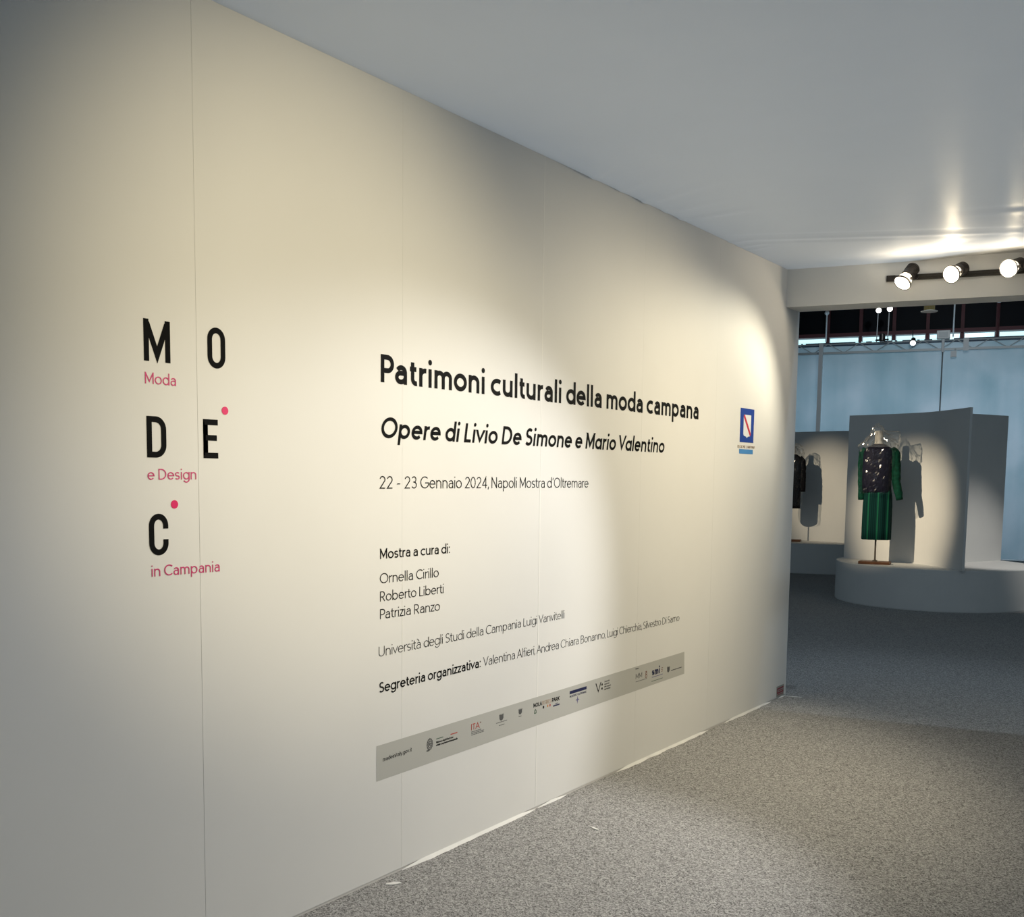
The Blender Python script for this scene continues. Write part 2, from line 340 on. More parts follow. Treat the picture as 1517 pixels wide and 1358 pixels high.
def stroke_poly(pts, wd, ext0, ext1):
    """left / right offset lists of a polyline of constant width with mitred joins"""
    q_ = [pts[0]]
    for p in pts[1:]:
        if (p[0] - q_[-1][0]) ** 2 + (p[1] - q_[-1][1]) ** 2 > 1e-9: q_.append(p)
    pts = q_
    n = len(pts); L, R_ = [], []
    closed = (pts[0][0] - pts[-1][0]) ** 2 + (pts[0][1] - pts[-1][1]) ** 2 < 1e-9
    for i, (x, y) in enumerate(pts):
        a = pts[i - 1] if i else (pts[-2] if closed else None); b = pts[i + 1] if i < n - 1 else (pts[1] if closed else None)
        ds = []
        if a: ds.append((x - a[0], y - a[1]))
        if b: ds.append((b[0] - x, b[1] - y))
        ns = []
        for dx, dy in ds:
            l = math.hypot(dx, dy) or 1e-9; ns.append((-dy / l, dx / l))
        if len(ns) == 2:
            mx, my = ns[0][0] + ns[1][0], ns[0][1] + ns[1][1]; l = math.hypot(mx, my) or 1e-9; mx /= l; my /= l
            k = 1 / max(0.28, mx * ns[0][0] + my * ns[0][1])
        else: mx, my, k = ns[0][0], ns[0][1], 1.0
        L.append([x + mx * k * wd / 2, y + my * k * wd / 2]); R_.append([x - mx * k * wd / 2, y - my * k * wd / 2])
    if not closed:
        for idx, e, a, b in ((0, ext0, pts[0], pts[1]), (-1, ext1, pts[-1], pts[-2])):
            if e is None: continue
            dx, dy = a[0] - b[0], a[1] - b[1]
            for S in (L, R_):   # slide along the stroke until the horizontal line y = e
                if abs(dy) > 1e-6: t = (e - S[idx][1]) / dy; S[idx][0] += dx * t; S[idx][1] = e
    return L, R_
def glyph_strips(ch, wd, hx, slant):
    adv, strokes = G[ch]; out = []; upper = ch.isupper() or ch.isdigit()
    def my(y):
        if y <= 0: return y + wd / 2
        if upper: return wd / 2 + y * (1 - wd)
        if y <= X: return wd / 2 + y / X * (X - wd)
        return X - wd / 2 + (y - X) / (1 - X) * (1 - X)  if False else y - wd / 2
    ext = (0.0, 1.0, A, Dn, X) if not upper else (0.0, 1.0)
    top = {0.0: 0.0, 1.0: 1.0, A: A, Dn: Dn, X: X}
    for s in strokes:
        if s[0] == 'dot':
            r = max(wd * 0.60, 0.055); cy = s[2] if s[2] > .2 else r
            if ch == ':' and s[2] > .2: cy = X - r
            out.append(('dot', [(s[1] * hx + r * math.cos(2 * PI * k / 14), cy + r * math.sin(2 * PI * k / 14)) for k in range(14)])); continue
        p = [(x * hx, my(y)) for x, y in s]
        def e_of(i, j):
            y = s[i][1]
            if abs(s[i][1] - s[j][1]) < abs(s[i][0] - s[j][0]) * 0.5: return None
            for q in ext:
                if abs(y - q) < 1e-6: return top[q]
            return None
        L, R_ = stroke_poly(p, wd, e_of(0, 1), e_of(-1, -2))
        ys = [q[1] for q in s]; lo = (min(ys) if min(ys) < 0 else 0) - (0.02 if min(ys) < 0 else 0); hi = max(max(ys), 0)
        lo = min(0.0, min(ys)); 
        for S in (L, R_):
            for q in S: q[1] = min(max(q[1], lo if lo > -0.01 else lo - wd), 1.12)
        out.append(('strip', L, R_))
    return out, adv * hx
def layout(body, wd, hx=1.0, track=0.0, space=0.30):
    pen = 0.0; items = []; first = True
    for ch in body:
        if ch == ' ': pen += space * hx; continue
        sb = (0.045 if ch in ROUND else (0.0 if ch in DIAG else 0.085)) * hx
        if not first: pen += sb + track
        first = False
        strips, adv = glyph_strips(ch, wd, hx, 0)
        items.append((pen + wd / 2, strips)); pen += adv + wd + (sb if ch not in 'rLPT' else -0.01 * hx)
    return items, pen
lift = [0]
def emit_strip(bm, P, L, R_, x0, x1):
    lift[0] = (lift[0] + 1) % 7; x1 = x1 + 0.00004 * lift[0]
    rows = []
    for (a, b) in zip(L, R_):
        pa, pb = P(*a), P(*b)
        rows.append([bm.verts.new((x1, *pa)), bm.verts.new((x1, *pb)), bm.verts.new((x0, *pa)), bm.verts.new((x0, *pb))])
    for r, s in zip(rows, rows[1:]):
        bm.faces.new((r[0], r[1], s[1], s[0])); bm.faces.new((r[2], r[0], s[0], s[2])); bm.faces.new((r[1], r[3], s[3], s[1]))
    for r in (rows[0], rows[-1]): bm.faces.new((r[0], r[2], r[3], r[1]))
def fit_hx(body, weight, width, track=0.0, space=0.30):
    a, b = 0.15, 2.5
    for _ in range(24):
        c = (a + b) / 2
        if layout(body, weight, c, track, space)[1] > width: b = c
        else: a = c
    return c
def lettering(bm, body, y0, y1, z0, z1, cap, weight, slant=0.0, hx=None, track=0.0, x0=0.0004, x1=0.0012, space=0.30):
    if hx is None: hx = fit_hx(body, weight, (y1 - y0) / cap, track, space)
    items, width = layout(body, weight, hx, track, space)
    sx = (y1 - y0) / (width * cap) if y1 else 1.0
    def P(u, v): 
        t = u / width; return (y0 + (u + slant * v) * cap * sx, z0 + (z1 - z0) * t + v * cap)
    for off, strips in items:
        for s in strips:
            if s[0] == 'dot':
                ctr = (sum(q[0] for q in s[1]) / 14, sum(q[1] for q in s[1]) / 14)
                # keep dots round on the wall
                pts = [P(off + ctr[0] + (q[0] - ctr[0]) / sx, q[1]) for q in s[1]]
                a = [bm.verts.new((x1, *q)) for q in pts]; b = [bm.verts.new((x0, *q)) for q in pts]
                bm.faces.new(a)
                for k in range(14): bm.faces.new((b[k], b[(k + 1) % 14], a[(k + 1) % 14], a[k]))
            else:
                L = [(off + q[0], q[1]) for q in s[1]]; R_ = [(off + q[0], q[1]) for q in s[2]]
                emit_strip(bm, P, L, R_, x0, x1)
def wall_rect(bm, y0, y1, z0, z1, x0=0.0004, x1=0.0012): add_box(bm, (x0, y0, z0), (x1, y1, z1))
def wall_poly(bm, pts, x0=0.0004, x1=0.0012):
    a = [bm.verts.new((x1, *q)) for q in pts]; b = [bm.verts.new((x0, *q)) for q in pts]; n = len(pts)
    bm.faces.new(a); 
    for k in range(n): bm.faces.new((b[k], b[(k + 1) % n], a[(k + 1) % n], a[k]))
def wall_disc(bm, y, z, r, x0=0.0004, x1=0.0012, n=40, rz=None):
    wall_poly(bm, [(y + r * math.cos(2 * PI * k / n), z + (rz or r) * math.sin(2 * PI * k / n)) for k in range(n)], x0, x1)
def strokes_on_wall(bm, strokes, y0, z0, sy, sz, wd, x0=0.0004, x1=0.0012):
    """strokes in metres-like units scaled by (sy, sz), constant width wd (metres)"""
    for s in strokes:
        pts = [(y0 + x * sy, z0 + y * sz) for x, y in s]
        L, R_ = stroke_poly(pts, wd, None, None)
        emit_strip(bm, lambda u, v: (u, v), L, R_, x0, x1)

# ================================================================ SETTING
E_ = Vector((0.9769, 0.2137, 0)); N_ = Vector((-0.2137, 0.9769, 0))
bm = bmesh.new(); quad(bm, [(-16, -6, 0), (12, -6, 0), (12, 32, 0), (-16, 32, 0)]); struct(obj('floor', bm, M_carpet))

# text wall: panels 0.95 m wide, hairline gaps
seams = [-1.75, -0.81, 0.14, 1.09, 2.035, 2.982, 3.934, 4.894, 5.827, 6.62 + 0.55]
WEND = 7.165
bm = bmesh.new()
edges = [-2.7] + seams[:-1] + [WEND]
for a, b in zip(edges, edges[1:]):
    add_box(bm, (-0.06, a + 0.0003, 0.012), (0.0, b - 0.0003, 3.06))
add_box(bm, (-0.07, -2.7, 0.0), (-0.004, WEND - 0.004, 3.06), 1)
struct(obj('wall_left', bm, [M_wall, M_gap]))
# raw white end edge of the wall
bm = bmesh.new(); add_box(bm, (-0.075, WEND, 0.0), (0.001, WEND + 0.012, 2.75)); struct(obj('trim_1', bm, M_edge))
# filler strips on the seams
bm = bmesh.new(); add_box(bm, (0.0, 3.930, 0.014), (0.0006, 3.9375, 1.55)); add_box(bm, (0.0, 3.932, 1.55), (0.0004, 3.936, 3.0)); struct(obj('trim_2', bm, M_seam))
bm = bmesh.new(); add_box(bm, (0.0, 2.036, 0.014), (0.0004, 2.040, 3.0)); struct(obj('trim_3', bm, M_wall))
bm = bmesh.new(); add_box(bm, (0.0, 2.984, 0.014), (0.0004, 2.987, 1.2)); struct(obj('trim_4', bm, M_seam))
# ragged white paint / tape edge along the foot of the wall
bm = bmesh.new()
def ragged(y0, y1, wmax, base):
    n = int((y1 - y0) / 0.012); prev = None
    for i in range(n + 1):
        y = y0 + (y1 - y0) * i / n
        t = noise.noise(Vector((y * 9, 3.1, 0))) * 0.5 + 0.5; t2 = noise.noise(Vector((y * 40, 9.1, 0))) * 0.5 + 0.5
        tp = min(1, (y - y0) / .12 + .02, (y1 - y) / .12 + .02); wd = tp * (base + wmax * max(0, t - 0.25) * (0.5 + t2))
        cur = (bm.verts.new((0.0003, y, 0.003 + 0.010 * tp)), bm.verts.new((0.0015 + .002 * tp + wd * .5, y, 0.002 + .004 * tp)), bm.verts.new((0.002 + .003 * tp + wd, y, 0.001)))
        if prev:
            bm.faces.new((prev[0], cur[0], cur[1], prev[1])); bm.faces.new((prev[1], cur[1], cur[2], prev[2]))
        prev = cur
ragged(2.985, 3.93, .022, .002); ragged(3.95, 4.2, .012, .001); ragged(4.70, 5.85, .020, .0015); ragged(6.1, 6.9, .016, .001); ragged(7.03, 7.165, .02, .002)
struct(obj('baseboard_left', bm, M_paper))

# header beam over the opening
def hpt(s, off, z): p = Vector((0, 6.923, 0)) + E_ * s + N_ * off; return (p.x, p.y, z)
Hs = 0.0
bm = bmesh.new()
z0, z1 = 2.747, 3.02
for s0, s1 in ((-0.02, 6.5),):
    c = [hpt(s0, 0, z0), hpt(s1, 0, z0), hpt(s1, 0.235, z0), hpt(s0 , 0.235, z0)]
    t = [(x, y, z1 + 0.03) for x, y, _ in c]
    v = [bm.verts.new(p) for p in c + t]
    for f in ((3,2,1,0),(4,5,6,7),(0,1,5,4),(1,2,6,5),(2,3,7,6),(3,0,4,7)): bm.faces.new([v[i] for i in f])
hd = struct(obj('wall_header', bm, M_wall))

# ceiling: stretched fabric, slack towards the header, wrinkled along the wall
def ceil_z(x, y):
    z = 3.0
    # double crease crossing towards the header
    yc = 5.90 + 0.47 * (x - 0.05); fade = min(1.0, max(0.0, (x) / 0.25))
    for o_, amp, sg in ((0.0, 0.006, 0.030), (0.10, -0.005, 0.03), (-0.10, -0.003, 0.03)):
        z -= fade * amp * math.exp(-((y - yc - o_) / sg) ** 2)
    # wrinkles fanning from the wall edge
    for (y0, ang, ln, amp, wd) in ((4.35, 0.95, .55, .010, .030), (4.62, 0.75, .40, .007, .03), (4.86, 0.45, .55, .012, .028), (5.10, 0.25, .42, .008, .03), (5.28, -0.05, .45, .011, .026), (5.95, 0.1, .22, .008, .022), (6.08, -0.1, .22, .008, .022), (6.2, 0.1, .18, .007, .02)):
        if x < ln:
            d = (y - y0 + x * math.tan(ang) * 0.6) / (wd * (1 + 2.2 * x))
            z -= 1.5 * amp * math.exp(-d * d) * (1 - x / ln) * min(1, x / 0.05 + .3)
    # billow by the lamps
    z -= 0.004 * math.exp(-((x - 1.75) / .30) ** 2 - ((y - 6.15 - .25 * (x - 1.75)) / .05) ** 2)
    z += 0.003 * math.exp(-((x - 1.62) / .26) ** 2 - ((y - 6.0 - .25 * (x - 1.62)) / .05) ** 2)
    return z
bm = bmesh.new()
def grid(x0, x1, nx, ya, yb, ny):
    vs = []
    for i in range(nx + 1):
        x = x0 + (x1 - x0) * i / nx; row = []
        yt = yb(x)
        for j in range(ny + 1):
            y = ya + (yt - ya) * j / ny; row.append(bm.verts.new((x, y, ceil_z(x, y))))
        vs.append(row)
    for i in range(nx):
        for j in range(ny): bm.faces.new((vs[i][j], vs[i][j + 1], vs[i + 1][j + 1], vs[i + 1][j]))
hdr_y = lambda x: 6.923 + 0.21875 * x
edge_y = lambda x: hdr_y(x) + 0.015 - max(0, x - 0.85) * 0.30
grid(0.0, 2.4, 110, 3.2, edge_y, 210)
grid(0.0, 2.4, 4, -2.7, lambda x: 3.2, 6)
grid(2.4, 6.3, 6, -2.7, lambda x: 3.2, 6)
grid(2.4, 6.3, 6, 3.2, lambda x: edge_y(2.4) + 0.2187 * (x - 2.4), 4)
bmesh.ops.remove_doubles(bm, verts=bm.verts, dist=0.0005)
struct(obj('ceiling', bm, M_ceil, smooth=True))
bm = bmesh.new(); quad(bm, [(-18, 7.45, 6.5), (14, 14.4, 6.5), (14, 32, 6.5), (-18, 32, 6.5)]); struct(obj('ceiling_sky_block', bm, M_sky_block))  # unseen roof added to keep overhead sky light off the hall
bm = bmesh.new(); c = [hpt(0.75, 0.0, 3.012), hpt(2.4, -0.62, 3.012), hpt(6.4, -0.75, 3.012), hpt(6.4, 0.1, 3.012), hpt(0.75, 0.1, 3.012)]; quad(bm, c); struct(obj('ceiling_edge', bm, M_plinth))

# hall: translucent screen, dark clerestory with red steel, daylit glass strip
S0 = Vector((-1.0, 22.5, 0))
def sp(s, off, z): p = S0 + E_ * s + N_ * off; return (p.x, p.y, z)
def sbox(bm, s0, s1, o0, o1, z0, z1):
    c = [sp(s0, o0, z0), sp(s1, o0, z0), sp(s1, o1, z0), sp(s0, o1, z0)]; t = [(x, y, z1) for x, y, _ in c]
    v = [bm.verts.new(p) for p in c + t]
    for f in ((3,2,1,0),(4,5,6,7),(0,1,5,4),(1,2,6,5),(2,3,7,6),(3,0,4,7)): bm.faces.new([v[i] for i in f])
bm = bmesh.new(); sbox(bm, -11, 9, 0.06, 0.065, 0.02, 4.36); struct(obj('wall_screen', bm, M_scrim))
def inv_s(x): return (x + 1.0) / 0.9769
bm = bmesh.new(); sbox(bm, -12, 10, 1.35, 1.45, 4.78, 6.4); struct(obj('wall_back', bm, M_void))
bm = bmesh.new(); sbox(bm, -12, 10, 1.16, 1.26, 4.70, 4.78); struct(obj('trim_5', bm, M_rail))
bm = bmesh.new(); sbox(bm, -12, 10, 1.25, 1.30, 4.52, 4.592); struct(obj('trim_6', bm, M_hallblue))
mull = [-5.116, -4.443, -3.772, -3.110, -2.444, -1.788]
ms = [(x + 0.21 * 1.2 + 1.0) / 0.9769 for x in mull]
step = ms[1] - ms[0]
ms_all = [ms[0] - step * k for k in (3, 2, 1)] + ms + [ms[-1] + step * k for k in (1, 2, 3)]
for k, s in enumerate(ms_all):
    bm = bmesh.new(); sbox(bm, s - 0.035, s + 0.035, 1.24, 1.34, 4.585, 6.4); struct(obj('trim_%d' % (7 + k), bm, M_rail))
for k in range(len(ms_all) - 1):
    bm = bmesh.new(); sbox(bm, ms_all[k] + 0.05, ms_all[k + 1] - 0.05, 1.30, 1.32, 4.60, 4.685); struct(obj('window_%d' % (k + 1), bm, M_lit))
# broken row of light seen just under the glass strip
rs = random.Random(3); s = -5.3; k = 0
M_lit2 = M_lit
dash = [(-5.02, -4.93), (-4.90, -4.82), (-4.78, -4.76), (-4.68, -4.52), (-4.48, -4.42), (-3.36, -3.30), (-3.24, -3.14), (-3.02, -2.86), (-2.60, -2.55), (-2.50, -2.40), (-2.22, -2.10), (-2.05, -1.96), (-1.80, -1.62), (-1.46, -1.38)]
for a, b in dash:
    bm = bmesh.new(); sbox(bm, a, b, 1.20, 1.22, 4.556, 4.580); struct(obj('window_%d' % (20 + k), bm, M_lit2)); k += 1
bm = bmesh.new(); sbox(bm, -12, 10, 1.26, 1.30, 4.2, 4.53); struct(obj('trim_30', bm, M_hallblue))

# ================================================================ LETTERING ON THE WALL
logo = thing('wall_logo', 'tall black condensed letters with pink captions and magenta dots at the wall left', 'logo', (0.0005, 1.85, 1.25))
def onto(o, root):
    for p in o.data.polygons:
        if p.normal.x < -0.5: p.flip()
    o.parent = root; o.location = -root.location
    return o
LW = 0.0175
CN = {
 'M': [[(0, 0), (0, 1)], [(1, 0), (1, 1)], [(.03, .985), (.5, .11), (.97, .985)]],
 'O': [[(1, .5), (1, .74)] + arc(.5, .74, .5, .26, 0, 180, 16) + [(0, .26)] + arc(.5, .26, .5, .26, 180, 360, 16) + [(1, .5)]],
 'D': [[(0, 0), (0, 1)], [(-.1, 1), (.45, 1)] + arc(.45, .72, .55, .28, 90, 0, 10) + arc(.45, .28, .55, .28, 0, -90, 10) + [(-.1, 0)]],
 'E': [[(0, 0), (0, 1)], [(-.1, 1), (1.16, 1)], [(0, .53), (1.05, .53)], [(-.1, 0), (1.16, 0)]],
 'C': [[(1, .66), (1, .74)] + arc(.5, .74, .5, .26, 0, 180, 16) + [(0, .26)] + arc(.5, .26, .5, .26, 180, 360, 16) + [(1, .36)]],
}
for ch, y0, y1, zb, zt in (('M', 1.849, 1.940, 1.898, 2.020), ('O', 2.076, 2.144, 1.898, 2.024), ('D', 1.853, 1.920, 1.616, 1.738), ('E', 2.055, 2.111, 1.618, 1.739), ('C', 1.854, 1.921, 1.324, 1.449)):
    bm = bmesh.new(); h = LW / 2; e_ = h if ch in 'ODEC' else 0
    st = CN[ch]
    ya, yb = y0 + h, y1 - h
    if ch == 'E': yb = y0 + h + (y1 - y0 - h) / 1.16
    za, zb_ = zb + h, zt - h
    strokes_on_wall(bm, st, ya, za, yb - ya, zb_ - za, LW)
    # square feet and heads of the stems
    if ch in 'MDE':
        for yy in ([ya, yb] if ch == 'M' else [ya]):
            wall_rect(bm, yy - h, yy + h, zb, zt)
    onto(obj('letter', bm, M_black), logo)
for y, z in ((2.140, 1.769), (1.945, 1.476)):
    bm = bmesh.new(); wall_disc(bm, y, z, 0.0128); o = onto(obj('dot', bm, M_magenta), logo); o['label'] = 'magenta round dot'
for body, y0, y1, z0, z1, cap in (('Moda', 1.851, 1.961, 1.832, 1.832, 0.0335), ('e Design', 1.853, 2.029, 1.550, 1.552, 0.0325), ('in Campania', 1.860, 2.113, 1.261, 1.260, 0.0335)):
    bm = bmesh.new(); lettering(bm, body, y0, y1, z0, z1, cap, 0.105); o = onto(obj('caption', bm, M_pink), logo); o['label'] = 'pink caption'

GRP = None
def words_of(body, weight, hx=1.0, track=0.0, space=0.30):
    """word, start fraction, end fraction of the line's width"""
    tot = layout(body, weight, hx, track, space)[1]; out = []; done = ''
    for w_ in body.split(' '):
        a = layout(done, weight, hx, track, space)[1] if done else 0.0
        if done: done += ' '
        done += w_; b = layout(done, weight, hx, track, space)[1]
        if a: a = b - layout(w_, weight, hx, track, space)[1]
        out.append((w_, a / tot, b / tot))
    return out
def put_words(root, part_name, body, y0, y1, z0, z1, cap, weight, material, **k):
    hx = fit_hx(body, weight, (y1 - y0) / cap)
    for w_, a, b in words_of(body, weight, hx):
        bm = bmesh.new(); lettering(bm, w_, y0 + (y1 - y0) * a, y0 + (y1 - y0) * b, z0 + (z1 - z0) * a, z0 + (z1 - z0) * b, cap, weight, hx=hx, **k)
        onto(obj(part_name, bm, material), root)
def line(name, label, body, y0, y1, z0, z1, cap, weight, material=M_black, **k):
    t = thing(name, label, 'lettering', (0.0005, y0, z0)); put_words(t, 'word', body, y0, y1, z0, z1, cap, weight, material, **k); return t
line('title_lettering', 'large bold black title line, topmost and longest of the wall text', 'Patrimoni culturali della moda campana', 2.861, 5.594, 1.9165, 1.9165, 0.103, 0.178)
line('subtitle_lettering', 'bold slanted black subtitle line under the large title', 'Opere di Livio De Simone e M@rio V@lentino', 2.858, 5.160, 1.710, 1.711, 0.079, 0.168, slant=0.17)
line('date_lettering', 'thin black line of dates and place below the slanted subtitle', "22 - 23 Gennaio 2024, Napoli Mostra d'Oltremare", 2.854, 4.360, 1.5205, 1.5205, 0.0475, 0.082)
line('heading_lettering', 'short semi-bold black heading above the three stacked thin names', 'Mostra a cura di:', 2.857, 3.278, 1.255, 1.255, 0.0395, 0.125)
line('name_lettering', 'thin black name, first of three under the short bold heading', 'Ornella Cirillo', 2.856, 3.206, 1.162, 1.162, 0.0385, 0.085)
line('name_lettering', 'thin black name, middle one of the three stacked names', 'Roberto Liberti', 2.857, 3.239, 1.093, 1.093, 0.0385, 0.085)
line('name_lettering', 'thin black name, lowest of the three stacked names', 'Patrizia Ranzo', 2.857, 3.215, 1.0255, 1.024, 0.0385, 0.085)
line('university_lettering', 'thin grey line of text naming the university, below the stacked names', 'Università degli Studi della Campania Luigi Vanvitelli', 2.850, 4.160, 0.882, 0.891, 0.0385, 0.062)
t = thing('staff_lettering', 'lowest long line, bold black start then thin grey names above grey strip', 'lettering', (0.0005, 2.851, 0.742))
put_words(t, 'bold_word', 'Segreteria organizzativa:', 2.852, 3.494, 0.7415, 0.7485, 0.0405, 0.135, M_black)
put_words(t, 'thin_word', 'Valentina Alfieri, Andrea Chiara Bonanno, Luigi Chierchia, Silvestro Di Sarno', 3.511, 5.407, 0.7495, 0.743, 0.0395, 0.060, M_black)

# square emblem near the end of the wall
t = thing('region_emblem', 'square blue emblem with white shield near the right end of the wall', 'emblem', (0.0005, 6.31, 1.73))
bm = bmesh.new(); wall_rect(bm, 6.199, 6.420, 1.806, 2.022); onto(obj('blue_field', bm, M_blue), t)
SH = [(6.251, 1.982), (6.370, 1.982), (6.370, 1.858), (6.362, 1.848), (6.325, 1.843), (6.310, 1.834), (6.296, 1.843), (6.260, 1.848), (6.251, 1.858)]
bm = bmesh.new(); wall_poly(bm, SH, 0.0012, 0.0018); shd = onto(obj('shield', bm, M_white), t)
bm = bmesh.new(); wall_poly(bm, [(6.251, 1.982), (6.266, 1.982), (6.370, 1.866), (6.370, 1.858), (6.362, 1.848), (6.357, 1.848), (6.251, 1.967)], 0.0018, 0.0023); o = onto(obj('red_band', bm, M_red), t); o.parent = shd; o.location = (0, 0, 0)
bm = bmesh.new(); lettering(bm, 'REGIONE CAMPANIA', 6.168, 6.449, 1.769, 1.770, 0.017, 0.12); o = onto(obj('caption', bm, M_tan), t); o['label'] = 'tiny tan caption'
bm = bmesh.new(); wall_rect(bm, 6.196, 6.418, 1.733, 1.762); o = onto(obj('light_blue_bar', bm, M_sky), t)

# logo strip
t = thing('sponsor_strip', 'long grey strip of small sponsor logos low on the text wall', 'sign', (0.0005, 2.84, 0.4))
bm = bmesh.new(); wall_poly(bm, [(2.837, 0.398), (5.491, 0.416), (5.484, 0.549), (2.837, 0.537)], 0.0003, 0.0008); onto(obj('backing', bm, M_strip), t)
K = dict(x0=0.0008, x1=0.0013)
def part(name, bm, m_): return onto(obj(name, bm, m_), t)
bm = bmesh.new(); lettering(bm, 'madeinitaly.gov.it', 2.872, 3.041, 0.469, 0.474, 0.0165, 0.11, **K); part('web_address', bm, M_black)
# round state emblem: wreath ring, star, cogwheel
bm = bmesh.new()
strokes_on_wall(bm, [arc(3.152, 0.479, .017, .022, 0, 360, 24), arc(3.152, 0.479, .0105, .0135, 0, 360, 20)], 0, 0, 1, 1, .004, **K)
for k in range(12):
    a = 2 * PI * k / 12; strokes_on_wall(bm, [[(3.152 + .013 * math.cos(a), .479 + .017 * math.sin(a)), (3.152 + .020 * math.cos(a), .479 + .026 * math.sin(a))]], 0, 0, 1, 1, .0025, **K)
wall_poly(bm, [(3.152 + (.010 if k % 2 == 0 else .004) * math.sin(2 * PI * k / 10), .479 + (.0125 if k % 2 == 0 else .005) * math.cos(2 * PI * k / 10)) for k in range(10)], .0008, .0013)
wall_rect(bm, 3.132, 3.150, .451, .457, **K)
part('round_emblem', bm, M_grey_ink)
bm = bmesh.new(); wall_rect(bm, 3.193, 3.238, .4905, .4935, **K); part('green_rule', bm, M_green_ink)
bm = bmesh.new(); wall_rect(bm, 3.287, 3.332, .4905, .4945, **K); part('red_rule', bm, M_redink)
bm = bmesh.new(); lettering(bm, 'Ministero degli Affari Esteri', 3.193, 3.305, .474, .474, .0085, .15, **K); lettering(bm, 'e della Cooperazione Internazionale', 3.193, 3.334, .462, .4625, .0085, .15, **K); part('ministry_caption', bm, M_black)
bm = bmesh.new(); lettering(bm, 'ITA', 3.428, 3.487, .482, .482, .027, .13, **K)
for y in (3.428, 3.437): pass
part('red_letters', bm, M_redink)
bm = bmesh.new(); wall_disc(bm, 3.494, .505, .0035, n=14, **K); part('round_mark', bm, M_brown)
bm = bmesh.new()
for z, y1 in ((.4725, 3.500), (.4655, 3.519), (.459, 3.519)):
    y = 3.429
    while y < y1: wall_rect(bm, y, min(y + .012, y1), z, z + .003, **K); y += .0145
part('small_caption', bm, M_grey_ink)
def crest(y, z, w_, h):
    bm = bmesh.new()
    wall_poly(bm, [(y - w_ / 2, z + h * .22), (y + w_ / 2, z + h * .22), (y + w_ / 2, z - h * .18), (y + w_ * .30, z - h * .40), (y, z - h * .5), (y - w_ * .30, z - h * .40), (y - w_ / 2, z - h * .18)], .0008, .0013)
    for k in range(5):
        yy = y - w_ / 2 + w_ * k / 4; wall_poly(bm, [(yy - w_ * .11, z + h * .24), (yy + w_ * .11, z + h * .24), (yy, z + h * .5)], .0008, .0013)
    wall_rect(bm, y - w_ / 2, y + w_ / 2, z + h * .235, z + h * .29, **K)
    part('crest', bm, M_grey_ink)
def dashes(rows, m_, name='small_caption', hh=.003):
    bm = bmesh.new()
    for y0, y1, z in rows:
        y = y0
        while y < y1 - .002: wall_rect(bm, y, min(y + .0095, y1), z, z + hh, **K); y += .012
    part(name, bm, m_)
crest(3.648, .499, .030, .032); dashes([(3.610, 3.691, .476), (3.631, 3.671, .462)], M_grey_ink)
crest(3.795, .498, .026, .028); dashes([(3.783, 3.808, .474)], M_grey_ink)
bm = bmesh.new(); lettering(bm, 'NOLA', 3.902, 3.972, .496, .4955, .0195, .20, **K); part('bold_word', bm, M_black)
bm = bmesh.new(); lettering(bm, 'PARK', 4.060, 4.126, .4945, .4935, .0195, .20, **K); part('bold_word', bm, M_black)
bm = bmesh.new(); lettering(bm, 'BUSINESS', 3.976, 4.056, .4955, .4945, .019, .10, **K); part('tan_word', bm, M_tan)
bm = bmesh.new(); strokes_on_wall(bm, [[(3.911, .467), (3.911, .478), (3.918, .485), (3.925, .478), (3.925, .467), (3.911, .467)]], 0, 0, 1, 1, .004, **K); part('house_mark', bm, M_green_ink)
bm = bmesh.new(); wall_rect(bm, 3.981, 3.992, .477, .489, **K); part('black_square_mark', bm, M_black)
bm = bmesh.new(); wall_poly(bm, [(4.019, .478), (4.027, .478), (4.027, .489), (4.019, .489)], .0008, .0013); part('orange_mark', bm, M_orange)
bm = bmesh.new(); wall_poly(bm, [(4.037, .483), (4.043, .491), (4.049, .483), (4.043, .475)], .0008, .0013); part('red_mark', bm, M_redink)
bm = bmesh.new(); wall_rect(bm, 4.070, 4.127, .4705, .477, **K); wall_rect(bm, 4.090, 4.110, .481, .484, **K); part('blue_mark', bm, M_navy)
bm = bmesh.new(); wall_rect(bm, 4.218, 4.377, .506, .5215, **K); part('navy_bar', bm, M_navy)
bm = bmesh.new(); lettering(bm, "MOSTRA D'OLTREMARE", 4.219, 4.377, .4885, .4885, .0105, .13, **K); part('fair_caption', bm, M_navy)
bm = bmesh.new(); wall_poly(bm, [(4.292 + (.019 if k % 2 == 0 else .006) * math.sin(2 * PI * k / 8), .467 + (.019 if k % 2 == 0 else .006) * math.cos(2 * PI * k / 8)) for k in range(8)], .0008, .0013); part('star_mark', bm, M_violet)
bm = bmesh.new(); lettering(bm, 'V', 4.467, 4.520, .469, .469, .051, .13, **K); wall_disc(bm, 4.531, .505, .0065, n=16, **K); wall_disc(bm, 4.531, .484, .0065, n=16, **K); part('letter_mark', bm, M_black)
bm = bmesh.new()
for q, (tx, y1) in enumerate((('Università', 4.606), ('degli Studi', 4.604), ('della Campania', 4.622), ('Luigi Vanvitelli', 4.616))): lettering(bm, tx, 4.553, y1, .5125 - q * .0135, .5125 - q * .0135, .0085, .12, **K)
part('university_caption', bm, M_grey_ink)
bm = bmesh.new(); lettering(bm, 'Partner', 4.888, 4.924, .5295, .5295, .0085, .16, **K); part('partner_caption', bm, M_grey_ink)
bm = bmesh.new(); lettering(bm, 'MM', 4.892, 4.966, .4765, .4765, .029, .10, **K); wall_rect(bm, 4.893, 5.020, .4595, .4625, **K); part('fair_letters', bm, M_grey_ink)
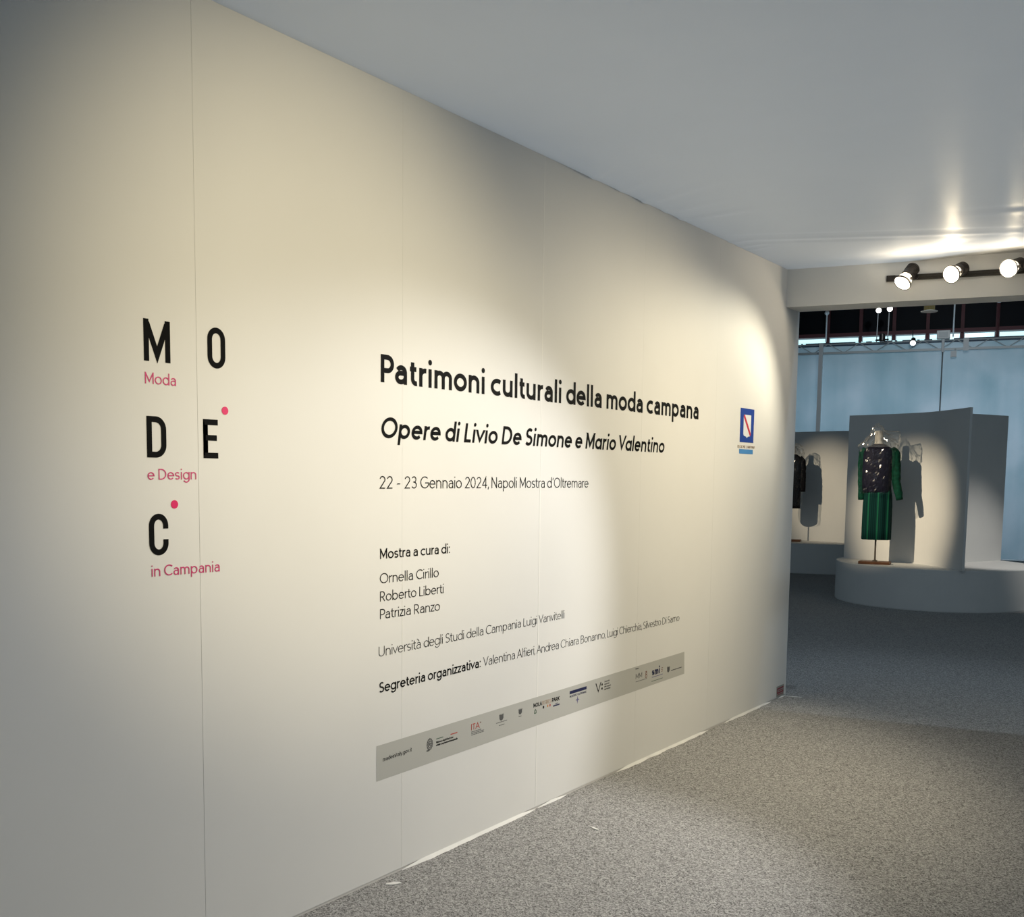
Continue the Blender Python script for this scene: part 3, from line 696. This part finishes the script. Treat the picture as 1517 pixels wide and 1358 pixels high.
bm = bmesh.new(); strokes_on_wall(bm, [arc(5.012, .4755, .010, .008, 0, 360, 16), arc(5.012, .491, .0075, .0065, 0, 360, 14), [(5.004, .502), (5.020, .502)]], 0, 0, 1, 1, .004, **K); part('brown_mark', bm, M_brown)
bm = bmesh.new(); lettering(bm, 'smi', 5.080, 5.178, .4685, .4675, .041, .26, **K); part('bold_initials', bm, M_navy)
bm = bmesh.new(); wall_rect(bm, 5.081, 5.212, .4555, .459, **K); part('blue_rule', bm, M_violet)
dashes([(5.192, 5.213, .493), (5.192, 5.213, .483), (5.192, 5.213, .473)], M_brown); dashes([(5.079, 5.213, .433)], M_green_ink)
crest(5.282, .473, .030, .036); dashes([(5.316, 5.452, .459)], M_grey_ink, hh=.005)

# small sticker at the lower end of the wall
t = thing('warning_sticker', 'small grey and red sticker at the bottom corner of the wall end', 'sticker', (0.0005, 7.07, 0.01))
bm = bmesh.new(); wall_rect(bm, 6.997, 7.141, .014, .092); onto(obj('backing', bm, M_stick), t)
bm = bmesh.new(); strokes_on_wall(bm, [[(7.13, .074), (7.012, .072), (7.012, .042), (7.13, .044)]], 0, 0, 1, 1, .011, x0=.0012, x1=.0016); wall_rect(bm, 7.03, 7.128, .054, .060, .0012, .0016); wall_rect(bm, 7.012, 7.128, .026, .031, .0012, .0016)
o = onto(obj('red_print', bm, mat('sticker_red', (0.28, 0.03, 0.05), 0.5)), t)

# scraps on the carpet
def scrap(label, x, y, l, w_, rz):
    bm = bmesh.new(); n = 9; pts = []
    for k in range(n * 2):
        a = 2 * PI * k / (2 * n); r = 0.75 + 0.5 * abs(noise.noise(Vector((k * 1.7, x * 9, y * 7))))
        pts.append((l / 2 * r * math.cos(a), w_ / 2 * r * math.sin(a)))
    add_prism(bm, pts, 0, 0.003)
    o = obj('paper_scrap', bm, M_paper); o.location = (x, y, 0.0005); o.rotation_euler = (0, 0, rz); return tag(o, label, 'scrap')
scrap('small white scrap on the carpet near the bottom edge', 0.066, 2.862, 0.065, 0.026, 0.9)
scrap('thin white thread-like scrap lying out on the grey carpet', 0.362, 3.872, 0.06, 0.014, -0.3)
scrap('sliver of white tape on the carpet at the wall end', 0.07, 7.16, 0.14, 0.02, 0.25)

# ================================================================ TRACK AND LAMPS
Hrz = math.atan2(E_.y, E_.x)
t = thing('light_track', 'dark horizontal lamp track fixed along the header beam', 'track', hpt(0.645, 0, 2.895), Hrz)
bm = bmesh.new(); add_box(bm, (0, -0.022, -0.0175), (2.6, 0, 0.0175)); add_box(bm, (0.10, -0.026, -0.005), (2.6, -0.021, 0.005)); bevel(obj('rail', bm, M_track, t), 0.002)
bm = bmesh.new(); add_box(bm, (-0.004, -0.024, -0.019), (0.05, 0.001, 0.019)); bevel(obj('end_cap', bm, M_metal, t), 0.002)
lab = ['black track spotlight at the left end of the track, seen from its side', 'glowing track spotlight in the middle of the track, facing the viewer', 'glowing track spotlight cut by the right edge of the frame']
for k, (P_, T_) in enumerate(((L1, T1), (L2, T2), (L3, T3))):
    d = (T_ - P_).normalized()
    base = Vector(hpt((P_ - Vector((0, 6.923, 0))).dot(E_) + (0.03 if k else 0.06), -0.0268, 2.895))
    t = thing('track_spotlight', lab[k], 'lamp', base, 0, 'spotlights on the header track')
    off = -base
    def put(name, bm, m_, smooth=True):
        o = obj(name, bm, m_, t, smooth); o.location = off; return o
    def sub(o, p): o.parent = p; o.location = (0, 0, 0); return o
    back = P_ - d * 0.125
    bm = bmesh.new(); add_lathe(bm, [(0.0, -0.002), (0.030, 0.0), (0.037, 0.008), (0.039, 0.03), (0.041, 0.085), (0.0425, 0.088), (0.0425, 0.098), (0.041, 0.10)], 32, back, d); hs = bevel(put('housing', bm, M_metal, False), 0.001)
    bm = bmesh.new()
    for q in range(4): add_lathe(bm, [(0.0405, 0.016 + q * .012), (0.0425, 0.017 + q * .012), (0.0425, 0.021 + q * .012), (0.0405, 0.022 + q * .012)], 32, back, d)
    sub(put('cooling_fins', bm, M_metal, False), hs)
    bm = bmesh.new(); add_lathe(bm, [(0.036, 0.098), (0.041, 0.112), (0.052, 0.150), (0.054, 0.158), (0.051, 0.158), (0.048, 0.150)], 32, back, d); sh = put('reflector_shade', bm, M_glowsoft)
    bm = bmesh.new(); add_lathe(bm, [(0.0, 0.1585), (0.030, 0.160), (0.048, 0.1590), (0.048, 0.1575)], 32, back, d); sub(put('lens', bm, M_glow), sh)
    bm = bmesh.new(); add_lathe(bm, [(0.0535, 0.150), (0.057, 0.151), (0.057, 0.160), (0.0535, 0.161), (0.0525, 0.156)], 32, back, d); sub(put('front_ring', bm, M_chrome if k == 2 else M_metal), sh)
    u, v = frame_of(d)
    for sg in (-1, 1):
        bm = bmesh.new(); c0 = back + d * 0.125 + u * sg * 0.045
        add_tube(bm, [c0, c0 + u * sg * 0.022], 0.009, 10); add_tube(bm, [c0 + u * sg * 0.014, c0 + u * sg * 0.022], 0.013, 10)
        put('clamp_knob', bm, M_metal, False)
    bm = bmesh.new(); mid = back + d * 0.05
    add_tube(bm, [base, base - N_ * 0.02, (base + mid) / 2 - N_ * 0.01, mid + (base - mid).normalized() * 0.035], 0.008, 10); put('arm', bm, M_metal)
    bm = bmesh.new(); add_tube(bm, [base, base - N_ * 0.014], 0.018, 14); put('adapter', bm, M_metal, False)
# light leaking up through the vent slits of the lamps on to the ceiling
for P_, k in ((L2, 1.0), (L3, 0.8)):
    q = P_ - N_ * 0.01 + Vector((0, 0, 2.93 - P_.z))
    for rr, hw, pw in ((0.26, 11, 1.2), (0.70, 5.0, 6.5), (1.40, 2.8, 24)):
        spot('vent_leak', q, q - N_ * rr + Vector((-0.02 * rr, 0, 0.07)), pw * k, 2 * hw, 1.0, (1.0, 0.82, 0.54), 0.01)
for P_ in (L1, L2, L3):
    q = P_ - N_ * 0.10 + Vector((0, 0, -0.07)); spot('vent_leak', q, q + Vector((0, -.1, 1)), 3.4, 174, 1.0, (1.0, 0.86, 0.64), 0.05)

# ================================================================ HALL: PLINTHS, PANELS, MANNEQUINS
HP = 0.506
def plinth(label, cx, cy, r, h, n=120):
    bm = bmesh.new(); add_lathe(bm, [(r - 0.004, 0.0), (r - .004, 0.008), (r, 0.010), (r, h - 0.006), (r - 0.006, h)], n)
    o = obj('display_plinth', bm, M_plinth); o.location = (cx, cy, 0); return tag(o, label, 'plinth', 'round display plinths')
plinth('large round grey-white plinth in front, under the green outfit', -0.638, 14.125, 1.215, HP)
plinth('round plinth farther back, partly hidden by the text wall', -3.75, 18.75, 2.05, 0.50)
def smooth_plan(pts, n=40):
    out = []
    for i in range(len(pts) - 1):
        p0, p1, p2, p3 = pts[max(i - 1, 0)], pts[i], pts[i + 1], pts[min(i + 2, len(pts) - 1)]
        for k in range(n // (len(pts) - 1)):
            t_ = k / (n // (len(pts) - 1))
            out.append(tuple(0.5 * (2 * p1[c] + (p2[c] - p0[c]) * t_ + (2 * p0[c] - 5 * p1[c] + 4 * p2[c] - p3[c]) * t_ ** 2 + (3 * p1[c] - p0[c] - 3 * p2[c] + p3[c]) * t_ ** 3) for c in (0, 1)))
    out.append(pts[-1]); return out
def panel(label, plan, z0, zt, th=0.03, curve=True):
    P_ = smooth_plan(plan) if curve else plan
    L, R_ = stroke_poly(P_, th, None, None)
    bm = bmesh.new(); poly = [tuple(q) for q in L] + [tuple(q) for q in R_[::-1]]
    ox, oy = plan[len(plan) // 2]; rows = []
    for i in range(len(P_)):
        rows.append([bm.verts.new((S[i][0] - ox, S[i][1] - oy, z)) for S in (L, R_) for z in (z0, zt)])
    for a, b in zip(rows, rows[1:]):
        bm.faces.new((a[0], a[1], b[1], b[0])); bm.faces.new((a[2], b[2], b[3], a[3])); bm.faces.new((a[1], a[3], b[3], b[1])); bm.faces.new((a[0], b[0], b[2], a[2]))
    for a in (rows[0], rows[-1]): bm.faces.new((a[0], a[2], a[3], a[1]))
    o = obj('backdrop_screen', bm, M_plinth); o.location = (ox, oy, 0); return tag(o, label, 'panel', 'display panels on the plinths')
panel('tall curved grey panel standing behind the green outfit', [(-1.78, 14.05), (-1.45, 13.985), (-1.1, 13.90), (-.78, 13.77), (-.55, 13.61), (-.3, 13.33), (-.035, 13.01)], HP, 2.437)
panel('flat grey panel behind the curved one, lit from below at right', [(-.52, 14.10), (-.022, 15.16)], HP, 2.451, curve=False)
panel('grey panel on the farther plinth, behind the black coat', [(-4.6, 17.95), (-3.95, 17.78), (-3.3, 17.64), (-2.75, 17.56)], 0.50, 2.40)
# small caption strip on the curved panel
def stand(label, x, y, zb, rz, bw, pole_top):
    t = thing('mannequin_stand', label, 'mannequin', (x, y, zb), rz, 'dress forms on the plinths')
    bm = bmesh.new(); add_box(bm, (-bw, -.10, 0), (bw, .10, 0.035)); bevel(obj('wooden_base', bm, M_wood, t), 0.004)
    bm = bmesh.new(); add_tube(bm, [(0, 0, 0.035), (0, 0, pole_top)], 0.011, 12); add_lathe(bm, [(0.030, 0.035), (0.030, 0.045), (0.012, 0.055)], 20); obj('pole', bm, M_pole, t)
    return t
# --- green outfit
mx, my, mrz = -1.165, 13.34, 0.16
t = stand('wooden-based dress form holding the green outfit', mx, my, HP, mrz, 0.19, 0.86)
bm = bmesh.new()
add_loft(bm, [(0, 0, .80, .13, .09, 2), (0, 0, .90, .145, .10, 2), (0, 0, 1.08, .125, .095, 2), (0, 0, 1.22, .15, .105, 2), (0, 0, 1.36, .165, .105, 2.2), (0, 0, 1.45, .15, .085, 2.2), (-.01, 0, 1.505, .07, .06, 2), (-.012, 0, 1.54, .052, .052, 2), (-.014, 0, 1.66, .048, .05, 2), (-.015, 0, 1.69, .04, .042, 2)], 32)
obj('torso_form', bm, M_form, t, True)
def garment(name, label, cat): return thing(name, label, cat, (mx, my, HP), mrz)
def pleat(p, a, i):
    k = 0.006 * math.sin(a * 9) * max(0, 1.4 - i * 0.1); return Vector((p.x * (1 + k / .16), p.y * (1 + k / .12), p.z))
bm = bmesh.new(); add_loft(bm, [(0, 0, .312, .168, .118, 2.3), (0, 0, .316, .175, .125, 2.3), (0, 0, .45, .176, .128, 2.3), (0, 0, .60, .176, .13, 2.3), (0, 0, .75, .175, .13, 2.3), (0, 0, .88, .168, .125, 2.2), (0, 0, .98, .150, .115, 2)], 72, True, pleat)
o = obj('skirt', bm, M_skirt, None, True); o.location = (mx, my, HP); o.rotation_euler = (0, 0, mrz); tag(o, 'dark green knee-length skirt with light vertical stripes on the dress form', 'skirt')
t = garment('jacket', 'short dark jacket with green sleeves on the front dress form', 'jacket')
def fold(p, a, i):
    n_ = noise.noise(Vector((p.x * 14, p.y * 14, p.z * 9))) * 0.008; return Vector((p.x * (1 + n_ / .18), p.y * (1 + n_ / .12), p.z))
bm = bmesh.new(); add_loft(bm, [(-.02, 0, .918, .168, .130, 2.4), (-.02, 0, .925, .176, .138, 2.4), (-.02, 0, 1.05, .176, .136, 2.4), (-.02, 0, 1.2, .180, .135, 2.4), (-.015, 0, 1.34, .188, .135, 2.4), (-.012, 0, 1.43, .184, .115, 2.5), (-.012, 0, 1.475, .150, .09, 2.4), (-.012, 0, 1.51, .085, .07, 2), (-.012, 0, 1.525, .06, .058, 2)], 48, True, fold)
jb = obj('body', bm, M_jacket, t, True)
def sleeve(path, rad):
    bm = bmesh.new(); n = 18; pts = [Vector(p) for p in path]; rings = []
    sm = []
    for i in range(len(pts) - 1):
        for k in range(6): sm.append((pts[i].lerp(pts[i + 1], k / 6), rad[i] + (rad[i + 1] - rad[i]) * k / 6))
    sm.append((pts[-1], rad[-1]))
    rings = add_tube(bm, [p for p, r in sm], [r for p, r in sm], n)
    for ri, ring in enumerate(rings):
        for v in ring: v.co += Vector((noise.noise(v.co * 17), noise.noise(v.co * 17 + Vector((5, 0, 0))), 0)) * 0.009
    return bm
obj('sleeve', sleeve([(.135, .0, 1.455), (.185, .0, 1.40), (.208, -.01, 1.22), (.218, -.03, 1.05), (.272, -.06, .825)], [.05, .066, .058, .052, .042]), M_sleeve, t, True)['label'] = 'dark green sleeve'
obj('sleeve', sleeve([(-.155, .0, 1.455), (-.195, .0, 1.40), (-.205, -.01, 1.22), (-.200, -.02, 1.05), (-.190, -.03, .815)], [.05, .058, .050, .046, .040]), M_sleeve, t, True)['label'] = 'dark green sleeve'
# --- clear plastic cover over the jacket
def film(name, label, spec, loc, rz, amp, seed, pinch, lobe_z=1.46):
    bm = bmesh.new()
    def wob(p, a, i):
        ar = a if a < PI else a - 2 * PI
        if p.z > lobe_z: 
            kz = min(1, (p.z - lobe_z) / .08) * min(1, (abs(p.x) / .2))
            p = p + Vector((0.02 * kz * math.cos(a), 0, kz * (0.13 * math.exp(-(ar / .55) ** 2) - 0.05 * math.exp(-((PI - abs(ar)) / .6) ** 2))))
        q = Vector((p.x * 22, p.y * 22, p.z * 11 + seed)); d_ = noise.noise(q) * amp + noise.noise(q * 2.3) * amp * .55
        if p.z > lobe_z: d_ *= 2.2
        f = 1 + d_ / .2 + pinch * 0.02 * math.sin(a * 7 + p.z * 6)
        return Vector((p.x * f, p.y * f + noise.noise(q * 3.1) * amp * .5, p.z + noise.noise(q * 1.7) * amp * .4))
    spec2 = []
    for a_, b_ in zip(spec, spec[1:]):
        n_ = max(1, int((b_[2] - a_[2]) / 0.022))
        for k in range(n_): spec2.append(tuple(a_[c] + (b_[c] - a_[c]) * k / n_ for c in range(6)))
    spec2.append(spec[-1])
    add_loft(bm, spec2, 72, False, wob)
    for f in bm.faces:
        if f.calc_center_median().z > lobe_z + 0.03: f.material_index = 1
    o = obj(name, bm, [M_film, M_film2]); o.location = loc; o.rotation_euler = (0, 0, rz); return tag(o, label, 'cover', 'clear plastic covers on the dress forms')
film('plastic_cover', 'crinkled clear plastic cover over the jacket and green sleeves', [(-.02, -.01, .90, .200, .212, 2.3), (-.02, -.01, 1.1, .205, .190, 2.3), (-.015, -.01, 1.3, .215, .166, 2.3), (-.015, -.005, 1.40, .222, .152, 2.4), (-.012, 0, 1.48, .235, .145, 2.5), (-.012, 0, 1.55, .225, .12, 2.4), (-.02, 0, 1.60, .15, .095, 2.2), (-.03, 0, 1.66, .085, .07, 2.1), (-.036, 0, 1.73, .06, .055, 2), (-.042, 0, 1.785, .016, .016, 2)], (mx, my, HP), mrz, .013, 3.0, 1.0)
# --- black coat on the far plinth
m2x, m2y, m2z, m2r = -3.74, 17.22, 0.50, 0.22
t = stand('wooden-based dress form holding the black coat behind the wall end', m2x, m2y, m2z, m2r, 0.19, 0.62)
bm = bmesh.new(); add_loft(bm, [(0, 0, .60, .13, .09, 2), (0, 0, .9, .13, .095, 2), (0, 0, 1.22, .15, .105, 2), (0, 0, 1.42, .15, .085, 2.2), (0, 0, 1.49, .07, .06, 2), (0, 0, 1.53, .05, .05, 2), (0, 0, 1.64, .046, .046, 2)], 28); obj('torso_form', bm, M_form, t, True)
t = thing('coat', 'black long-sleeved coat hanging on the dress form by the wall end', 'coat', (m2x, m2y, m2z), m2r)
bm = bmesh.new(); add_loft(bm, [(0, 0, .572, .150, .12, 2.4), (0, 0, .58, .158, .128, 2.4), (0, 0, .8, .160, .13, 2.4), (0, 0, 1.05, .160, .125, 2.4), (0, 0, 1.3, .175, .13, 2.4), (0, 0, 1.41, .17, .11, 2.5), (0, 0, 1.46, .13, .085, 2.3), (0, 0, 1.50, .07, .06, 2)], 44, True, fold); obj('body', bm, M_coat, t, True)
obj('sleeve', sleeve([(.12, .0, 1.44), (.165, .0, 1.38), (.188, -.01, 1.2), (.196, -.02, 1.05), (.200, -.03, .86)], [.05, .058, .052, .046, .040]), M_coat, t, True)
obj('sleeve', sleeve([(-.12, .0, 1.44), (-.165, .0, 1.38), (-.188, -.01, 1.2), (-.196, -.02, 1.05), (-.200, -.03, .86)], [.05, .058, .052, .046, .040]), M_coat, t, True)
film('plastic_cover', 'crinkled clear plastic cover over the black coat by the wall end', [(0, -.01, .62, .190, .215, 2.3), (0, -.01, .9, .190, .19, 2.3), (0, -.01, 1.2, .200, .165, 2.3), (0, 0, 1.42, .205, .145, 2.5), (0, 0, 1.54, .155, .11, 2.4), (0, 0, 1.63, .08, .06, 2.2), (0, 0, 1.68, .02, .02, 2)], (m2x, m2y, m2z), m2r, .013, 9.0, 1.0)

# ================================================================ HALL STEELWORK AND LAMPS
def local_bar(bm, a, b, r, n=8): add_tube(bm, [a, b], r, n)
t = thing('lighting_truss', 'grey zigzag lighting truss running along the top of the pale screen', 'truss', sp(-4.6, 0, 4.23), Hrz)
bm = bmesh.new(); local_bar(bm, (-3.4, 0, 0.17), (7.5, 0, 0.17), 0.014); obj('chord', bm, M_truss, t)
bm = bmesh.new(); add_box(bm, (-3.4, -.03, -0.035), (7.5, .03, 0.01)); obj('chord', bm, M_truss, t)
for k in range(34):
    x = -3.2 + k * 0.31
    bm = bmesh.new(); a, b = ((x, 0, 0.0), (x + 0.27, 0, 0.17)) if k % 2 == 0 else ((x - .02, 0, 0.17), (x + 0.27, 0, 0.0))
    local_bar(bm, a, b, 0.009, 6); obj('brace', bm, M_truss, t)
t = thing('screen_post', 'thick grey upright post in front of the pale screen at left', 'post', sp(-3.93, -.09, 0), Hrz)
bm = bmesh.new(); add_box(bm, (-.04, -.04, 0), (.04, .04, 4.42)); obj('shaft', bm, M_post, t)
bm = bmesh.new(); add_box(bm, (-.10, -.10, 0), (.10, .10, .015)); obj('foot_plate', bm, M_post, t)
t = thing('screen_post', 'faint grey upright at the truss, right of the grey box fixture', 'post', sp(-1.14, -.08, 4.2), Hrz)
bm = bmesh.new(); add_box(bm, (-.05, -.03, -.03), (.05, .03, .21)); obj('bracket', bm, M_post, t)
t = thing('cable_pole', 'thin dark vertical pole running down the screen below the box fixture', 'pole', sp(-1.565, -.06, 0))
bm = bmesh.new(); add_tube(bm, [(0, 0, 0), (-.0, 0, 4.0), (0.0, 0, 4.40)], 0.013, 8); obj('shaft', bm, mat('pole_grey', (.14, .15, .15), .6), t)
bm = bmesh.new(); add_tube(bm, [(0, 0, 4.16), (0, 0, 4.42)], 0.030, 10); obj('sleeve', bm, M_post, t)
t = thing('box_fixture', 'pale grey box fixture sitting on the lighting truss', 'fixture', sp(-1.565, -.06, 4.416), Hrz)
bm = bmesh.new(); add_box(bm, (-.125, -.07, 0.0), (.125, .07, .165)); bevel(obj('housing', bm, M_box, t), .012)
bm = bmesh.new(); add_box(bm, (-.085, -.076, .03), (.085, -.069, .13)); obj('front_panel', bm, M_truss, t)
t = thing('small_box', 'small dull box clamped under the truss right of the thin pole', 'box', sp(-1.36, -.05, 4.05), Hrz)
bm = bmesh.new(); add_box(bm, (-.055, -.05, 0), (.055, .03, .12)); obj('housing', bm, M_post, t)
bm = bmesh.new(); add_tube(bm, [(0.03, 0, .12), (0.03, 0, .17)], .012, 8); obj('clamp', bm, M_truss, t)
def hall_lamp(label, x_s, off, z, zb, aim, m_arm=M_post):
    base = Vector(sp(x_s, off, zb)); head = Vector(sp(x_s + .02, off - .05, z)); d = Vector(aim).normalized()
    t = thing('hall_spotlight', label, 'lamp', base, 0, 'spotlights in the hall')
    def put(name, bm, m_): o = obj(name, bm, m_, t); o.location = -base; return o
    bm = bmesh.new(); add_tube(bm, [base, head - d * .06], 0.010, 8); put('arm', bm, m_arm)
    bm = bmesh.new(); add_lathe(bm, [(0.02, -.16), (.045, -.15), (.052, -.02), (.060, -.012), (.060, 0), (.05, .0)], 20, head, d); hs = put('housing', bm, M_metal)
    bm = bmesh.new(); add_lathe(bm, [(.0, .002), (.052, .003), (.052, .0)], 20, head, d); ln = put('lens', bm, M_coolglow); ln.parent = hs; ln.location = (0, 0, 0)
hall_lamp('left one of two bright spotlights on arms above the truss', inv_s(-3.775), 0, 5.045, 4.416, (.45, -1, -.25))
hall_lamp('right one of two bright spotlights on arms above the truss', inv_s(-3.565), 0, 5.065, 4.416, (.45, -1, -.25))
hall_lamp('bright spotlight hanging head-down at the truss, left of the box fixture', inv_s(-3.10), -.12, 4.345, 4.62, (.2, -1, -.75), M_metal)
# dark unlit fixture on the truss
t = thing('dark_fixture', 'unlit black fixture on the truss below the two raised spotlights', 'lamp', sp(inv_s(-3.66), -.15, 4.40))
bm = bmesh.new(); add_lathe(bm, [(.0, 0), (.05, .0), (.06, .02), (.06, .14), (.03, .17), (0, .17)], 18); obj('housing', bm, M_metal, t)
bm = bmesh.new(); add_box(bm, (-.13, -.02, .02), (.13, .02, .05)); obj('yoke', bm, M_metal, t)
def slim_pole(label, s, z0, z1, ball, m_):
    t = thing('slim_pole', label, 'pole', sp(s, 1.1, z0))
    bm = bmesh.new(); add_tube(bm, [(0, 0, 0), (0, 0, z1 - z0)], .016, 8); obj('shaft', bm, m_, t)
    if ball:
        bm = bmesh.new(); bmesh.ops.create_uvsphere(bm, u_segments=14, v_segments=8, radius=.05); bmesh.ops.translate(bm, verts=bm.verts, vec=(0, 0, z1 - z0)); obj('ball_head', bm, M_post, t)
slim_pole('slim pale pole with ball head at the far left of the dark windows', ms[0] - .02, 4.60, 5.22, True, M_post)
slim_pole('slim pole with ball head at the right side of the dark windows', ms[5], 4.60, 5.30, True, M_rail)
slim_pole('slim grey pole rising behind the grey box fixture', inv_s(-2.36 - .21 * 0), 4.60, 5.6, False, M_post)
# brass can light behind the header
t = thing('can_light', 'brass cylinder downlight with white rim hanging just below the header', 'lamp', (0.733, 7.76, 2.768))
bm = bmesh.new(); add_lathe(bm, [(0, .004), (.037, .004), (.037, .20), (0, .20)], 24); obj('can', bm, M_brass, t)
bm = bmesh.new(); add_lathe(bm, [(.034, 0), (.056, .001), (.058, .006), (.040, .010)], 24); obj('rim', bm, M_paper, t)
bm = bmesh.new(); add_box(bm, (-.02, -.40, .14), (.02, 0, .17)); obj('bracket', bm, M_metal, t)
